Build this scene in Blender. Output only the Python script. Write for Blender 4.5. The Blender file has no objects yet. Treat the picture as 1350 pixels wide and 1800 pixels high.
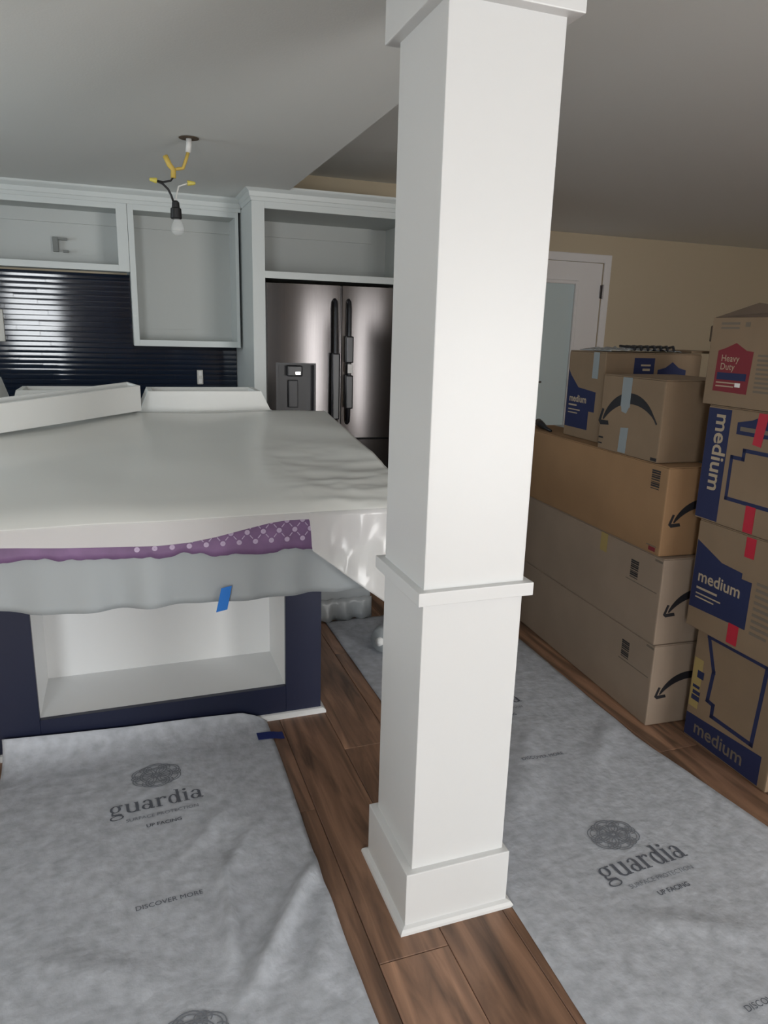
import bpy, bmesh, math, random
from mathutils import Vector, Matrix, noise
random.seed(7)
R = math.radians
S = bpy.context.scene
COL = S.collection

# ------------------------------------------------------------------ camera
CAM_H = 1.5
yaw, pitch, roll, FPX = .3511, .2458, .0281, 1257.0
fw = Vector((math.sin(yaw)*math.cos(pitch), math.cos(yaw)*math.cos(pitch), -math.sin(pitch)))
r0 = Vector((math.cos(yaw), -math.sin(yaw), 0)); u0 = r0.cross(fw)
rr = math.cos(roll)*r0 + math.sin(roll)*u0; uu = -math.sin(roll)*r0 + math.cos(roll)*u0
cd = bpy.data.cameras.new('camera'); cam = bpy.data.objects.new('camera', cd); COL.objects.link(cam)
cd.sensor_fit = 'VERTICAL'; cd.sensor_height = 36.0; cd.lens = 36.0*FPX/1800.0; cd.clip_start = .05
cam.matrix_world = Matrix(((rr.x, uu.x, -fw.x, 0), (rr.y, uu.y, -fw.y, 0), (rr.z, uu.z, -fw.z, CAM_H), (0, 0, 0, 1)))
S.camera = cam

# ------------------------------------------------------------------ world, daylight, exposure
w = bpy.data.worlds.new('world'); S.world = w; w.use_nodes = True
w.node_tree.nodes['Background'].inputs[0].default_value = (.62, .74, .90, 1)
w.node_tree.nodes['Background'].inputs[1].default_value = 1.0
def window_light(name, loc, rot, sx, sy, power, colr):
    l = bpy.data.lights.new(name, 'AREA'); l.shape = 'RECTANGLE'; l.size = sx; l.size_y = sy; l.energy = power; l.color = colr
    o = bpy.data.objects.new(name, l); COL.objects.link(o); o.location = loc; o.rotation_euler = rot
    return o
# daylight entering through the windows behind the photographer and over the sink
window_light('daylight', (-1.275, -2.42, 1.48), (R(90), 0, 0), .95, 1.66, 80, (.95, .98, 1.0))
window_light('daylight', (2.70, -2.42, .96), (R(90), 0, 0), 1.6, 1.86, 98, (1.0, .98, .95))
window_light('daylight', (-2.82, 3.35, 1.6), (R(90), 0, R(-90)), 1.3, 1.1, 23, (.82, .93, 1.0))
vs = S.view_settings
vs.view_transform = 'Standard'; vs.look = 'None'; vs.gamma = 1.0; vs.use_curve_mapping = False; vs.exposure = .56

# ------------------------------------------------------------------ materials
MATS = {}
def nmat(name):
    m = bpy.data.materials.new(name); m.use_nodes = True; MATS[name] = m
    return m, m.node_tree, m.node_tree.nodes['Principled BSDF']
def mat(name, col, rough=.5, metal=0, var=0.0, scale=8.0, bump=0.0, bscale=60.0, coat=0.0, stretch=None, alpha=0.0, trans=0.0, spec=None):
    m, nt, b = nmat(name); N = nt.nodes; L = nt.links
    b.inputs['Base Color'].default_value = (*col, 1); b.inputs['Roughness'].default_value = rough; b.inputs['Metallic'].default_value = metal
    if spec is not None: b.inputs['Specular IOR Level'].default_value = spec
    if coat: b.inputs['Coat Weight'].default_value = coat; b.inputs['Coat Roughness'].default_value = .12
    if var or bump:
        tc = N.new('ShaderNodeTexCoord'); mp = N.new('ShaderNodeMapping'); L.new(tc.outputs['Object'], mp.inputs[0])
        if stretch: mp.inputs['Scale'].default_value = stretch
    if var:
        n = N.new('ShaderNodeTexNoise'); n.inputs['Scale'].default_value = scale; n.inputs['Detail'].default_value = 5; L.new(mp.outputs[0], n.inputs['Vector'])
        cr = N.new('ShaderNodeValToRGB')
        cr.color_ramp.elements[0].position = .3; cr.color_ramp.elements[1].position = .7
        cr.color_ramp.elements[0].color = (*[c*(1-var) for c in col], 1); cr.color_ramp.elements[1].color = (*[min(1, c*(1+var)) for c in col], 1)
        L.new(n.outputs['Fac'], cr.inputs[0]); L.new(cr.outputs[0], b.inputs['Base Color'])
    if bump:
        n2 = N.new('ShaderNodeTexNoise'); n2.inputs['Scale'].default_value = bscale; n2.inputs['Detail'].default_value = 4; L.new(mp.outputs[0], n2.inputs['Vector'])
        bp = N.new('ShaderNodeBump'); bp.inputs['Strength'].default_value = bump; bp.inputs['Distance'].default_value = .004
        L.new(n2.outputs['Fac'], bp.inputs['Height']); L.new(bp.outputs[0], b.inputs['Normal'])
    if alpha or trans:
        out = N['Material Output']; last = b.outputs[0]
        if trans:
            t = N.new('ShaderNodeBsdfTranslucent'); t.inputs[0].default_value = (*col, 1); mx = N.new('ShaderNodeMixShader'); mx.inputs[0].default_value = trans
            L.new(last, mx.inputs[1]); L.new(t.outputs[0], mx.inputs[2]); last = mx.outputs[0]
        if alpha:
            t = N.new('ShaderNodeBsdfTransparent'); mx = N.new('ShaderNodeMixShader'); mx.inputs[0].default_value = alpha
            L.new(last, mx.inputs[1]); L.new(t.outputs[0], mx.inputs[2]); last = mx.outputs[0]
        L.new(last, out.inputs[0])
    return m
mat('white_paint', (.70, .71, .71), .38, bump=.03, bscale=90)
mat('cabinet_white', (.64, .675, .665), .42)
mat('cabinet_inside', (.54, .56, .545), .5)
mat('island_inside', (.86, .87, .87), .45)
mat('ceiling_paint', (.76, .77, .75), .9, bump=.12, bscale=140)
mat('wall_paint', (.60, .51, .37), .85, bump=.06, bscale=120)
mat('door_paint', (.90, .88, .88), .45)
mat('navy_paint', (.010, .014, .040), .42, bump=.03)
mat('tile_navy', (.008, .015, .032), .08, spec=.5)
mat('grout', (.012, .014, .022), .9)
mat('counter', (.80, .80, .78), .3)
mat('felt', (.46, .485, .53), .95, var=.16, scale=26, bump=.6, bscale=55)
mat('ink', (.105, .115, .14), .9)
mat('ink_light', (.19, .205, .235), .9)
mat('film_cover', (.90, .91, .88), .22, bump=.06, bscale=9, alpha=.08, trans=.08, coat=.35)
mat('film_thin', (.88, .88, .87), .22, bump=.08, bscale=9, alpha=.42, trans=.08, coat=.3)
mat('film_skirt', (.52, .56, .58), .55, bump=.06, bscale=14, alpha=.10, trans=.25)
mat('film_purple', (.20, .115, .235), .5, var=.18, scale=10)
mat('film_purple_light', (.52, .42, .58), .5)
mat('blue_tape', (.01, .17, .60), .55, bump=.1, bscale=200)
mat('dark_blue_tape', (.012, .025, .16), .55, bump=.1, bscale=200)
mat('foam_white', (.80, .81, .79), .6, bump=.05)
mat('grey_wrap', (.30, .32, .33), .35, bump=.3, bscale=14)
mat('cardboard', (.235, .165, .104), .85, var=.07, scale=5, bump=.06, bscale=90)
mat('cardboard_orange', (.305, .18, .09), .85, var=.07, scale=5, bump=.06, bscale=90)
mat('cardboard_pale', (.305, .235, .177), .85, var=.06, scale=5, bump=.06, bscale=90)
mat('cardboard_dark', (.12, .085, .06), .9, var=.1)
mat('print_blue', (.012, .019, .075), .7)
mat('print_red', (.19, .017, .026), .7)
mat('print_black', (.014, .014, .018), .6)
mat('print_tan', (.42, .34, .24), .8)
mat('print_yellow', (.36, .27, .10), .85)
mat('print_grey', (.16, .13, .10), .85)
mat('red_tape', (.46, .018, .04), .4)
mat('clear_tape', (.38, .43, .45), .16, alpha=.25)
mat('sticker', (.80, .78, .76), .5)
mat('fridge_steel', (.105, .098, .098), .19, metal=.85, stretch=(60, 60, 1), var=.06, scale=3)
mat('fridge_dark', (.016, .016, .02), .3)
mat('fridge_grey', (.05, .05, .055), .4)
mat('chrome', (.75, .75, .75), .15, metal=1)
mat('outlet_plate', (.62, .60, .55), .4)
mat('wire_yellow', (.66, .47, .10), .5)
mat('nut_yellow', (.70, .60, .12), .45)
mat('wire_black', (.012, .012, .014), .5)
mat('wire_white', (.72, .72, .70), .5)
mat('glass_bulb', (.85, .87, .87), .06, alpha=.72)
mat('hole_brown', (.10, .07, .045), .9)
mat('door_glass', (.62, .73, .75), .12, coat=.3)
mat('window_glass', (.9, .95, 1), .02, alpha=.93)
mat('hinge', (.20, .19, .19), .35, metal=.8)
mat('black_plastic', (.012, .013, .018), .35)
mat('foil', (.45, .48, .50), .22, metal=.4)
mat('metal_bracket', (.20, .21, .20), .5)
# walnut planks, one tone per plank from the object's random value
def wood():
    m, nt, b = nmat('walnut'); N = nt.nodes; L = nt.links
    tc = N.new('ShaderNodeTexCoord'); oi = N.new('ShaderNodeObjectInfo')
    ad = N.new('ShaderNodeVectorMath'); ad.operation = 'ADD'
    cmb = N.new('ShaderNodeCombineXYZ'); mu = N.new('ShaderNodeMath'); mu.operation = 'MULTIPLY'; mu.inputs[1].default_value = 37
    L.new(oi.outputs['Random'], mu.inputs[0]); L.new(mu.outputs[0], cmb.inputs[0]); L.new(mu.outputs[0], cmb.inputs[1])
    L.new(tc.outputs['Object'], ad.inputs[0]); L.new(cmb.outputs[0], ad.inputs[1])
    mp = N.new('ShaderNodeMapping'); mp.inputs['Scale'].default_value = (9, .9, 1); L.new(ad.outputs[0], mp.inputs[0])
    n = N.new('ShaderNodeTexNoise'); n.inputs['Scale'].default_value = 2.2; n.inputs['Detail'].default_value = 7; n.inputs['Distortion'].default_value = 1.1; L.new(mp.outputs[0], n.inputs[0])
    cr = N.new('ShaderNodeValToRGB'); e = cr.color_ramp.elements
    e[0].position = .28; e[0].color = (.085, .051, .034, 1); e[1].position = .74; e[1].color = (.42, .24, .15, 1)
    k = e.new(.5); k.color = (.235, .132, .083, 1)
    L.new(n.outputs['Fac'], cr.inputs[0])
    hs = N.new('ShaderNodeHueSaturation'); mr = N.new('ShaderNodeMapRange'); mr.inputs[3].default_value = .72; mr.inputs[4].default_value = 1.3
    L.new(oi.outputs['Random'], mr.inputs[0]); L.new(mr.outputs[0], hs.inputs['Value']); L.new(cr.outputs[0], hs.inputs['Color'])
    L.new(hs.outputs[0], b.inputs['Base Color']); b.inputs['Roughness'].default_value = .42
    bp = N.new('ShaderNodeBump'); bp.inputs['Strength'].default_value = .12; bp.inputs['Distance'].default_value = .002
    L.new(n.outputs['Fac'], bp.inputs['Height']); L.new(bp.outputs[0], b.inputs['Normal'])
wood()

# ------------------------------------------------------------------ helpers
def empty(name, loc=(0, 0, 0), rz=0.0, label=None, cat=None, group=None):
    o = bpy.data.objects.new(name, None); COL.objects.link(o); o.location = loc; o.rotation_euler = (0, 0, rz); o.empty_display_size = .05
    if label: tag(o, label, cat, group)
    return o
def tag(o, label, cat=None, group=None):
    o['label'] = label
    if cat: o['category'] = cat
    if group: o['group'] = group
    return o
def wmat(o):
    m = Matrix.LocRotScale(o.location, o.rotation_euler, None)
    return wmat(o.parent) @ m if o.parent else m
def obj(name, bm, m, parent=None, local=False, smooth=False, origin=None):
    """link a bmesh as one mesh object; vertices are in world space unless local (then in the parent's space)"""
    bmesh.ops.recalc_face_normals(bm, faces=bm.faces[:])
    me = bpy.data.meshes.new(name)
    o = bpy.data.objects.new(name, me)
    if parent is not None:
        o.parent = parent
        if not local: bm.transform(wmat(parent).inverted())
    elif origin is not None:
        bm.transform(Matrix.Translation(-Vector(origin))); o.location = origin
    bm.to_mesh(me); bm.free(); me.materials.append(MATS[m])
    if smooth:
        for p in me.polygons: p.use_smooth = True
    COL.objects.link(o)
    return o
def struct(name, bm, m, parent=None, **k):
    o = obj(name, bm, m, parent, **k)
    if parent is None: o['kind'] = 'structure'
    return o
def NB(): return bmesh.new()
def box(bm, x0, x1, y0, y1, z0, z1, bev=0.0, seg=1):
    vs_ = [bm.verts.new(p) for p in ((x0, y0, z0), (x1, y0, z0), (x1, y1, z0), (x0, y1, z0), (x0, y0, z1), (x1, y0, z1), (x1, y1, z1), (x0, y1, z1))]
    fs = [bm.faces.new([vs_[i] for i in f]) for f in ((3, 2, 1, 0), (4, 5, 6, 7), (0, 1, 5, 4), (1, 2, 6, 5), (2, 3, 7, 6), (3, 0, 4, 7))]
    if bev:
        es = {e for f in fs for e in f.edges}
        bmesh.ops.bevel(bm, geom=list(es), offset=bev, segments=seg, affect='EDGES', profile=.6)
    return bm
def bx(*a, **k): return box(NB(), *a, **k)
def prism(bm, pts, f0, f1):
    """extrude a 2D outline: f0/f1 map (u,v) to the two 3D ends"""
    a = [bm.verts.new(f0(*p)) for p in pts]; b = [bm.verts.new(f1(*p)) for p in pts]
    n = len(pts); bm.faces.new(a); bm.faces.new(b[::-1])
    for i in range(n): bm.faces.new((a[i], b[i], b[(i+1) % n], a[(i+1) % n]))
    return bm
def tube(bm, pts, r, n=8):
    pts = [Vector(p) for p in pts]; rings = []
    rads = r if isinstance(r, (list, tuple)) else [r]*len(pts)
    prev = None
    for i, p in enumerate(pts):
        t = (pts[min(i+1, len(pts)-1)] - pts[max(i-1, 0)]).normalized()
        if prev is None:
            a = t.cross(Vector((0, 0, 1))); a = a.normalized() if a.length > 1e-3 else Vector((1, 0, 0))
        else: a = (prev - t*prev.dot(t)).normalized()
        prev = a; b = t.cross(a)
        rings.append([bm.verts.new(p + rads[i]*(math.cos(2*math.pi*k/n)*a + math.sin(2*math.pi*k/n)*b)) for k in range(n)])
    for i in range(len(rings)-1):
        for k in range(n): bm.faces.new((rings[i][k], rings[i][(k+1) % n], rings[i+1][(k+1) % n], rings[i+1][k]))
    bm.faces.new(rings[0][::-1]); bm.faces.new(rings[-1])
    return bm
def lathe(bm, prof, c, n=20):
    rings = []
    for r, z in prof: rings.append([bm.verts.new((c[0]+r*math.cos(2*math.pi*k/n), c[1]+r*math.sin(2*math.pi*k/n), c[2]+z)) for k in range(n)])
    for i in range(len(rings)-1):
        for k in range(n): bm.faces.new((rings[i][k], rings[i][(k+1) % n], rings[i+1][(k+1) % n], rings[i+1][k]))
    bm.faces.new(rings[0][::-1]); bm.faces.new(rings[-1])
    return bm
def grid(bm, nu, nv, f):
    g = [[bm.verts.new(f(i/nu, j/nv)) for j in range(nv+1)] for i in range(nu+1)]
    for i in range(nu):
        for j in range(nv): bm.faces.new((g[i][j], g[i+1][j], g[i+1][j+1], g[i][j+1]))
    return bm
def solid(o, t, off=0):
    md = o.modifiers.new('thickness', 'SOLIDIFY'); md.thickness = t; md.offset = off
    return o
def lerp(a, b, t): return a+(b-a)*t
def pw(pts, x):
    if x <= pts[0][0]: return pts[0][1]
    for (a, va), (b, vb) in zip(pts, pts[1:]):
        if x <= b: return lerp(va, vb, (x-a)/(b-a))
    return pts[-1][1]
# flat prints: polygons (lists of 2D points) laid on a face given by origin O and axes U, V, raised along N
class Face:
    def __init__(s, O, U, V): s.O = Vector(O); s.U = Vector(U); s.V = Vector(V); s.N = s.U.cross(s.V)
    def at(s, u, v, h=.0006): return s.O + s.U*u + s.V*v + s.N*h
def decal(name, polys, m, parent, face, h=.0008, local=True):
    if name == 'print_line' and len(polys) > 1:
        for p in polys: decal(name, [p], m, parent, face, h, local)
        return
    bm = NB()
    for p in polys: prism(bm, p, lambda u, v: face.at(u, v, 0), lambda u, v: face.at(u, v, h))
    return obj(name, bm, m, parent, local=local)
def rect(u0, u1, v0, v1): return [(u0, v0), (u1, v0), (u1, v1), (u0, v1)]
def line(p, q, t):
    d = Vector((q[0]-p[0], q[1]-p[1])).normalized(); n = Vector((-d.y, d.x))*t/2; e = d*t/2
    p = Vector(p)-e; q = Vector(q)+e
    return [tuple(p+n), tuple(p-n), tuple(q-n), tuple(q+n)]
def poly_lines(pts, t): return [line(a, b, t) for a, b in zip(pts, pts[1:])]
def text_bm(s, size, align='CENTER', bold=0.0):
    c = bpy.data.curves.new('lettering', 'FONT'); c.body = s; c.size = size; c.align_x = align; c.offset = bold; c.resolution_u = 3
    o = bpy.data.objects.new('lettering', c); COL.objects.link(o)
    me = bpy.data.meshes.new_from_object(o)
    bm = NB(); bm.from_mesh(me)
    bpy.data.objects.remove(o); bpy.data.curves.remove(c); bpy.data.meshes.remove(me)
    return bm
def text_on(name, s, size, m, parent, face, u, v, rot=0.0, align='CENTER', bold=0.0, h=.0012, sx=1.0):
    bm = text_bm(s, size, align, bold); ca, sa = math.cos(rot), math.sin(rot)
    for vt in bm.verts:
        x, y = vt.co.x*sx, vt.co.y
        vt.co = face.at(u + x*ca - y*sa, v + x*sa + y*ca, h)
    return obj(name, bm, m, parent, local=True)

# ================================================================== THE ROOM
XL, XR, YB, YK, YF = -2.6, 7.8, -2.2, 5.45, 6.97
ZC, ZH = 2.33, 2.585
fl = struct('floor', bx(XL, XR, YB, YF, -.06, -.014), 'hole_brown')
# walnut planks, laid away from the camera
PW, PL = .1865, 1.27
plank_me = {}
def plank(x0, x1, y0, y1):
    key = (round(x1-x0, 3), round(y1-y0, 3))
    if key not in plank_me:
        b = bx(0, x1-x0-.0016, 0, y1-y0-.0016, -.014, 0, bev=.0016)
        o = obj('plank', b, 'walnut', fl, local=True); plank_me[key] = o.data
    else:
        o = bpy.data.objects.new('plank', plank_me[key]); COL.objects.link(o); o.parent = fl
    o.location = (x0, y0, 0)
x = .51 - PW*16
i = 0
while x < 5.3:
    off = 1.335 - PL*(3 if i == 16 else 0) if i == 16 else -2.2 + ((i*.618) % 1)*PL - PL
    y = off if i != 16 else 1.335-3*PL
    while y < YF:
        a, b_ = max(y, YB), min(y+PL, YF)
        if b_-a > .05: plank(max(x, XL), min(x+PW, XR), a, b_)
        y += PL
    x += PW; i += 1
bm = NB(); box(bm, x, XR, YB, YF, -.014, 0); o = obj('plank_field', bm, 'walnut', fl); o['kind'] = 'stuff'

def wall_y(name, y0, y1, x0, x1, z0, z1, holes, m):
    """wall along X with rectangular openings (hx0,hx1,hz0,hz1)"""
    bm = NB(); xs = sorted({x0, x1, *[h[0] for h in holes], *[h[1] for h in holes]})
    for a, b in zip(xs, xs[1:]):
        hs = [h for h in holes if h[0] <= a and h[1] >= b]
        if not hs: box(bm, a, b, y0, y1, z0, z1)
        else:
            h = hs[0]
            if h[2] > z0: box(bm, a, b, y0, y1, z0, h[2])
            if h[3] < z1: box(bm, a, b, y0, y1, h[3], z1)
    return struct(name, bm, m)
wall_y('wall_behind', YB-.15, YB, XL, XR, 0, 2.7, [(-1.7, -.85, .7, 2.26), (1.95, 3.45, .03, 1.9)], 'wall_paint')
wall_y('wall_kitchen', YK, YK+.12, XL, 2.3, 0, 2.7, [], 'wall_paint')
struct('wall_return', bx(2.18, 2.3, YK+.12, YF, 0, 2.7), 'wall_paint')
wall_y('wall_far', YF, YF+.15, 2.18, XR, 0, 2.7, [(4.15, 5.04, 0, 2.30)], 'wall_paint')
struct('wall_right', bx(XR, XR+.15, YB-.15, YF+.15, 0, 2.7), 'wall_paint')
bm = NB()
box(bm, XL-.15, XL, YB-.15, 2.75, 0, 2.7); box(bm, XL-.15, XL, 3.95, YK+.12, 0, 2.7); box(bm, XL-.15, XL, 2.75, 3.95, 0, 1.08); box(bm, XL-.15, XL, 2.75, 3.95, 2.12, 2.7)
struct('wall_left', bm, 'wall_paint')
struct('ceiling', bx(XL-.15, XR+.15, YB-.15, YF+.15, ZH, ZH+.12), 'ceiling_paint')
struct('trim_1', bx(XL, 1.03, YB, YK, ZC, ZH), 'ceiling_paint')       # the lower ceiling over the kitchen side
# windows
def window_y(name, x0, x1, z0, z1, y, nx, nz):
    e = empty(name, ((x0+x1)/2, y, z0)); e['kind'] = 'structure'
    bm = NB(); t = .05
    box(bm, x0, x0+t, y-.06, y+.0, z0, z1); box(bm, x1-t, x1, y-.06, y, z0, z1); box(bm, x0+t, x1-t, y-.06, y, z0, z0+t); box(bm, x0+t, x1-t, y-.06, y, z1-t, z1)
    obj('window_frame', bm, 'white_paint', e)
    for k in range(1, nx): xx = lerp(x0, x1, k/nx); obj('mullion', bx(xx-.02, xx+.02, y-.05, y-.01, z0+t, z1-t), 'white_paint', e)
    for k in range(1, nz): zz = lerp(z0, z1, k/nz); obj('rail', bx(x0+t, x1-t, y-.052, y-.012, zz-.02, zz+.02), 'white_paint', e)
    obj('pane', bx(x0+t, x1-t, y-.034, y-.028, z0+t, z1-t), 'window_glass', e)
window_y('window_1', -1.7, -.85, .7, 2.26, YB-.04, 1, 2)
window_y('window_2', 1.95, 3.45, .03, 1.9, YB-.04, 2, 1)
e = empty('window_3', (XL-.08, 3.35, 1.08)); e['kind'] = 'structure'
bm = NB(); xx0, xx1 = XL-.11, XL-.05
box(bm, xx0, xx1, 2.75, 2.80, 1.08, 2.12); box(bm, xx0, xx1, 3.90, 3.95, 1.08, 2.12); box(bm, xx0, xx1, 2.80, 3.90, 1.08, 1.13); box(bm, xx0, xx1, 2.80, 3.90, 2.07, 2.12)
obj('window_frame', bm, 'white_paint', e); obj('pane', bx(XL-.083, XL-.077, 2.80, 3.90, 1.13, 2.07), 'window_glass', e)
# door in the far wall
d = empty('door_1', (4.6, YF, 0)); d['kind'] = 'structure'
bm = NB()
box(bm, 5.04, 5.125, YF-.02, YF, 0, 2.385, bev=.004); box(bm, 4.065, 4.15, YF-.02, YF, 0, 2.385, bev=.004); box(bm, 4.15, 5.04, YF-.02, YF, 2.30, 2.385, bev=.004)
obj('casing', bm, 'door_paint', d)
bm = NB(); gy0, gy1 = YF+.01, YF+.05
box(bm, 4.155, 4.30, gy0, gy1, 0.005, 2.295); box(bm, 4.70, 5.035, gy0, gy1, .005, 2.295); box(bm, 4.30, 4.70, gy0, gy1, .005, .35); box(bm, 4.30, 4.70, gy0, gy1, 2.07, 2.295)
obj('door_slab', bm, 'door_paint', d)
bm = NB()
for (a0_, a1_, b0_, b1_) in ((4.265, 4.305, .315, 2.105), (4.695, 4.735, .315, 2.105), (4.305, 4.695, .315, .355), (4.305, 4.695, 2.065, 2.105)): box(bm, a0_, a1_, gy0-.028, gy0, b0_, b1_, bev=.008)
obj('lite_moulding', bm, 'door_paint', d)
obj('pane', bx(4.30, 4.70, gy0+.012, gy0+.022, .35, 2.07), 'door_glass', d)
for zz in (2.0, 1.15, .3):
    bm = NB(); box(bm, 5.022, 5.045, YF-.008, YF+.012, zz-.07, zz+.07); tube(bm, [(5.038, YF-.022, zz-.075), (5.038, YF-.022, zz+.075)], .009); obj('hinge', bm, 'hinge', d)
bm = NB(); tube(bm, [(4.22, gy0, 1.02), (4.22, gy0-.05, 1.02), (4.27, gy0-.06, 1.02), (4.33, gy0-.055, 1.02)], .011); obj('door_handle', bm, 'hinge', d)
# baseboards
struct('baseboard_far', bx(5.125, XR, YF-.014, YF, 0, .10, bev=.003), 'white_paint')
struct('baseboard_right', bx(XR-.014, XR, YB, YF-.014, 0, .10, bev=.003), 'white_paint')

# ================================================================== COLUMN
cx0, cx1, cy0, cy1 = .626, .888, 1.428, 1.690
c = empty('column', ((cx0+cx1)/2, (cy0+cy1)/2, 0), label='white boxed square column with plinth, waist band and capital', cat='column')
obj('shaft', bx(cx0, cx1, cy0, cy1, .0, ZC, bev=.0025, seg=2), 'white_paint', c)
obj('plinth', bx(cx0-.021, cx1+.012, cy0-.019, cy1+.019, 0, .168, bev=.003, seg=2), 'white_paint', c)
bm = NB()
def shoe(bm, x0, x1, y0, y1, r):
    """quarter-round running round a rectangle"""
    prof = [(0, 0), (r, 0), (r*.92, r*.45), (r*.6, r*.85), (0, r*1.1)]
    rings = []
    for (px, py, sx, sy) in ((x0, y0, -1, -1), (x1, y0, 1, -1), (x1, y1, 1, 1), (x0, y1, -1, 1)):
        rings.append([bm.verts.new((px+sx*o_, py+sy*o_, z_)) for o_, z_ in prof])
    n = len(prof)
    for k in range(4):
        for j in range(n): bm.faces.new((rings[k][j], rings[(k+1) % 4][j], rings[(k+1) % 4][(j+1) % n], rings[k][(j+1) % n]))
shoe(bm, cx0-.021, cx1+.012, cy0-.019, cy1+.019, .016)
obj('shoe_moulding', bm, 'white_paint', c)
obj('waist_band', bx(cx0-.020, cx1+.018, cy0-.020, cy1+.020, .893, .926, bev=.002, seg=2), 'white_paint', c)
obj('capital', bx(cx0-.026, cx1+.024, cy0-.030, cy1+.03, 2.127, ZC, bev=.003, seg=2), 'white_paint', c)

# ================================================================== PAPER FLOOR RUNNERS
def bump_fold(x, y, x0, y0, x1, y1, wd, h):
    p, q = Vector((x0, y0)), Vector((x1, y1)); v = Vector((x, y))-p; L = (q-p).length; dd = (q-p)/L
    s = v.dot(dd)/L; dist = abs(v.x*dd.y - v.y*dd.x)
    if s < -.1 or s > 1.1: return 0
    e = max(0, min(1, (s+.1)/.3, (1.1-s)/.3))
    return 1.5*h*e*math.exp(-(dist/(wd*.85))**2)
def h_left(x, y):
    h = .004 + .0022*noise.noise(Vector((x*5, y*5, 1))) + .0016*noise.noise(Vector((x*14, y*14, 3)))
    h += bump_fold(x, y, .45, 1.72, .20, 1.35, .030, .022) + bump_fold(x, y, .20, 1.80, .17, 1.45, .022, .016)
    h += bump_fold(x, y, .24, 2.05, .10, 1.85, .03, .007) + bump_fold(x, y, .455, 1.60, .34, 1.30, .04, .012) + bump_fold(x, y, .33, 1.95, .16, 1.70, .02, .006)
    h += bump_fold(x, y, -.3, 1.6, .0, 1.45, .05, .005)
    return max(.0015, h)
def h_right(x, y):
    h = .004 + .0022*noise.noise(Vector((x*5, y*5, 7))) + .0014*noise.noise(Vector((x*13, y*13, 9)))
    h += bump_fold(x, y, 1.45, 2.2, 1.15, 1.75, .05, .006) + bump_fold(x, y, 1.2, 1.25, 1.5, 1.1, .04, .005) + bump_fold(x, y, 1.55, 1.9, 1.75, 2.1, .04, .006)
    return max(.0015, h)
CLIMB = [(-.48, .088), (-.275, .076), (-.044, .065), (.16, .061), (.36, .052), (.42, .030), (.455, .004)]
def paper_left(u, v):
    x = lerp(-.468, .455, u) + .004*math.sin(v*9)
    top = pw(CLIMB, x); Ltot = (2.40-.55) + .13+top*.8
    s = v*Ltot
    if s <= 1.85:
        y = .55+s; e = max(0, (y-2.30)/.10); return Vector((x, y, lerp(h_left(x, y), .004, min(1, e))))
    t = (s-1.85)/max(1e-4, Ltot-1.85)
    return Vector((x, 2.40+.124*math.sin(t*math.pi/2), .004+top*(1-math.cos(t*math.pi/2))))
pl = empty('paper_runner', (0, .55, 0), label='grey felt floor protection runner leading up to the navy island', cat='floor paper')
o = obj('felt_sheet', grid(NB(), 60, 130, paper_left), 'felt', pl, smooth=True); solid(o, .0012, 1)
def paper_right(u, v):
    y = lerp(.45, 3.42, v)
    xl = pw([(.45, .889), (1.0, .9), (1.36, .910), (1.72, .918), (2.535, .943), (3.42, .938)], y)
    xr = pw([(.45, 1.87), (1.0, 1.86), (1.43, 1.858), (2.0, 1.80), (2.9, 1.83), (3.42, 1.84)], y)
    x = lerp(xl, xr, u); return Vector((x, y, h_right(x, y)))
pr = empty('paper_runner', (1.38, .45, 0), label='grey felt floor protection runner beside the stacked cartons', cat='floor paper')
o = obj('felt_sheet', grid(NB(), 50, 150, paper_right), 'felt', pr, smooth=True); solid(o, .0012, 1)

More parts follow.
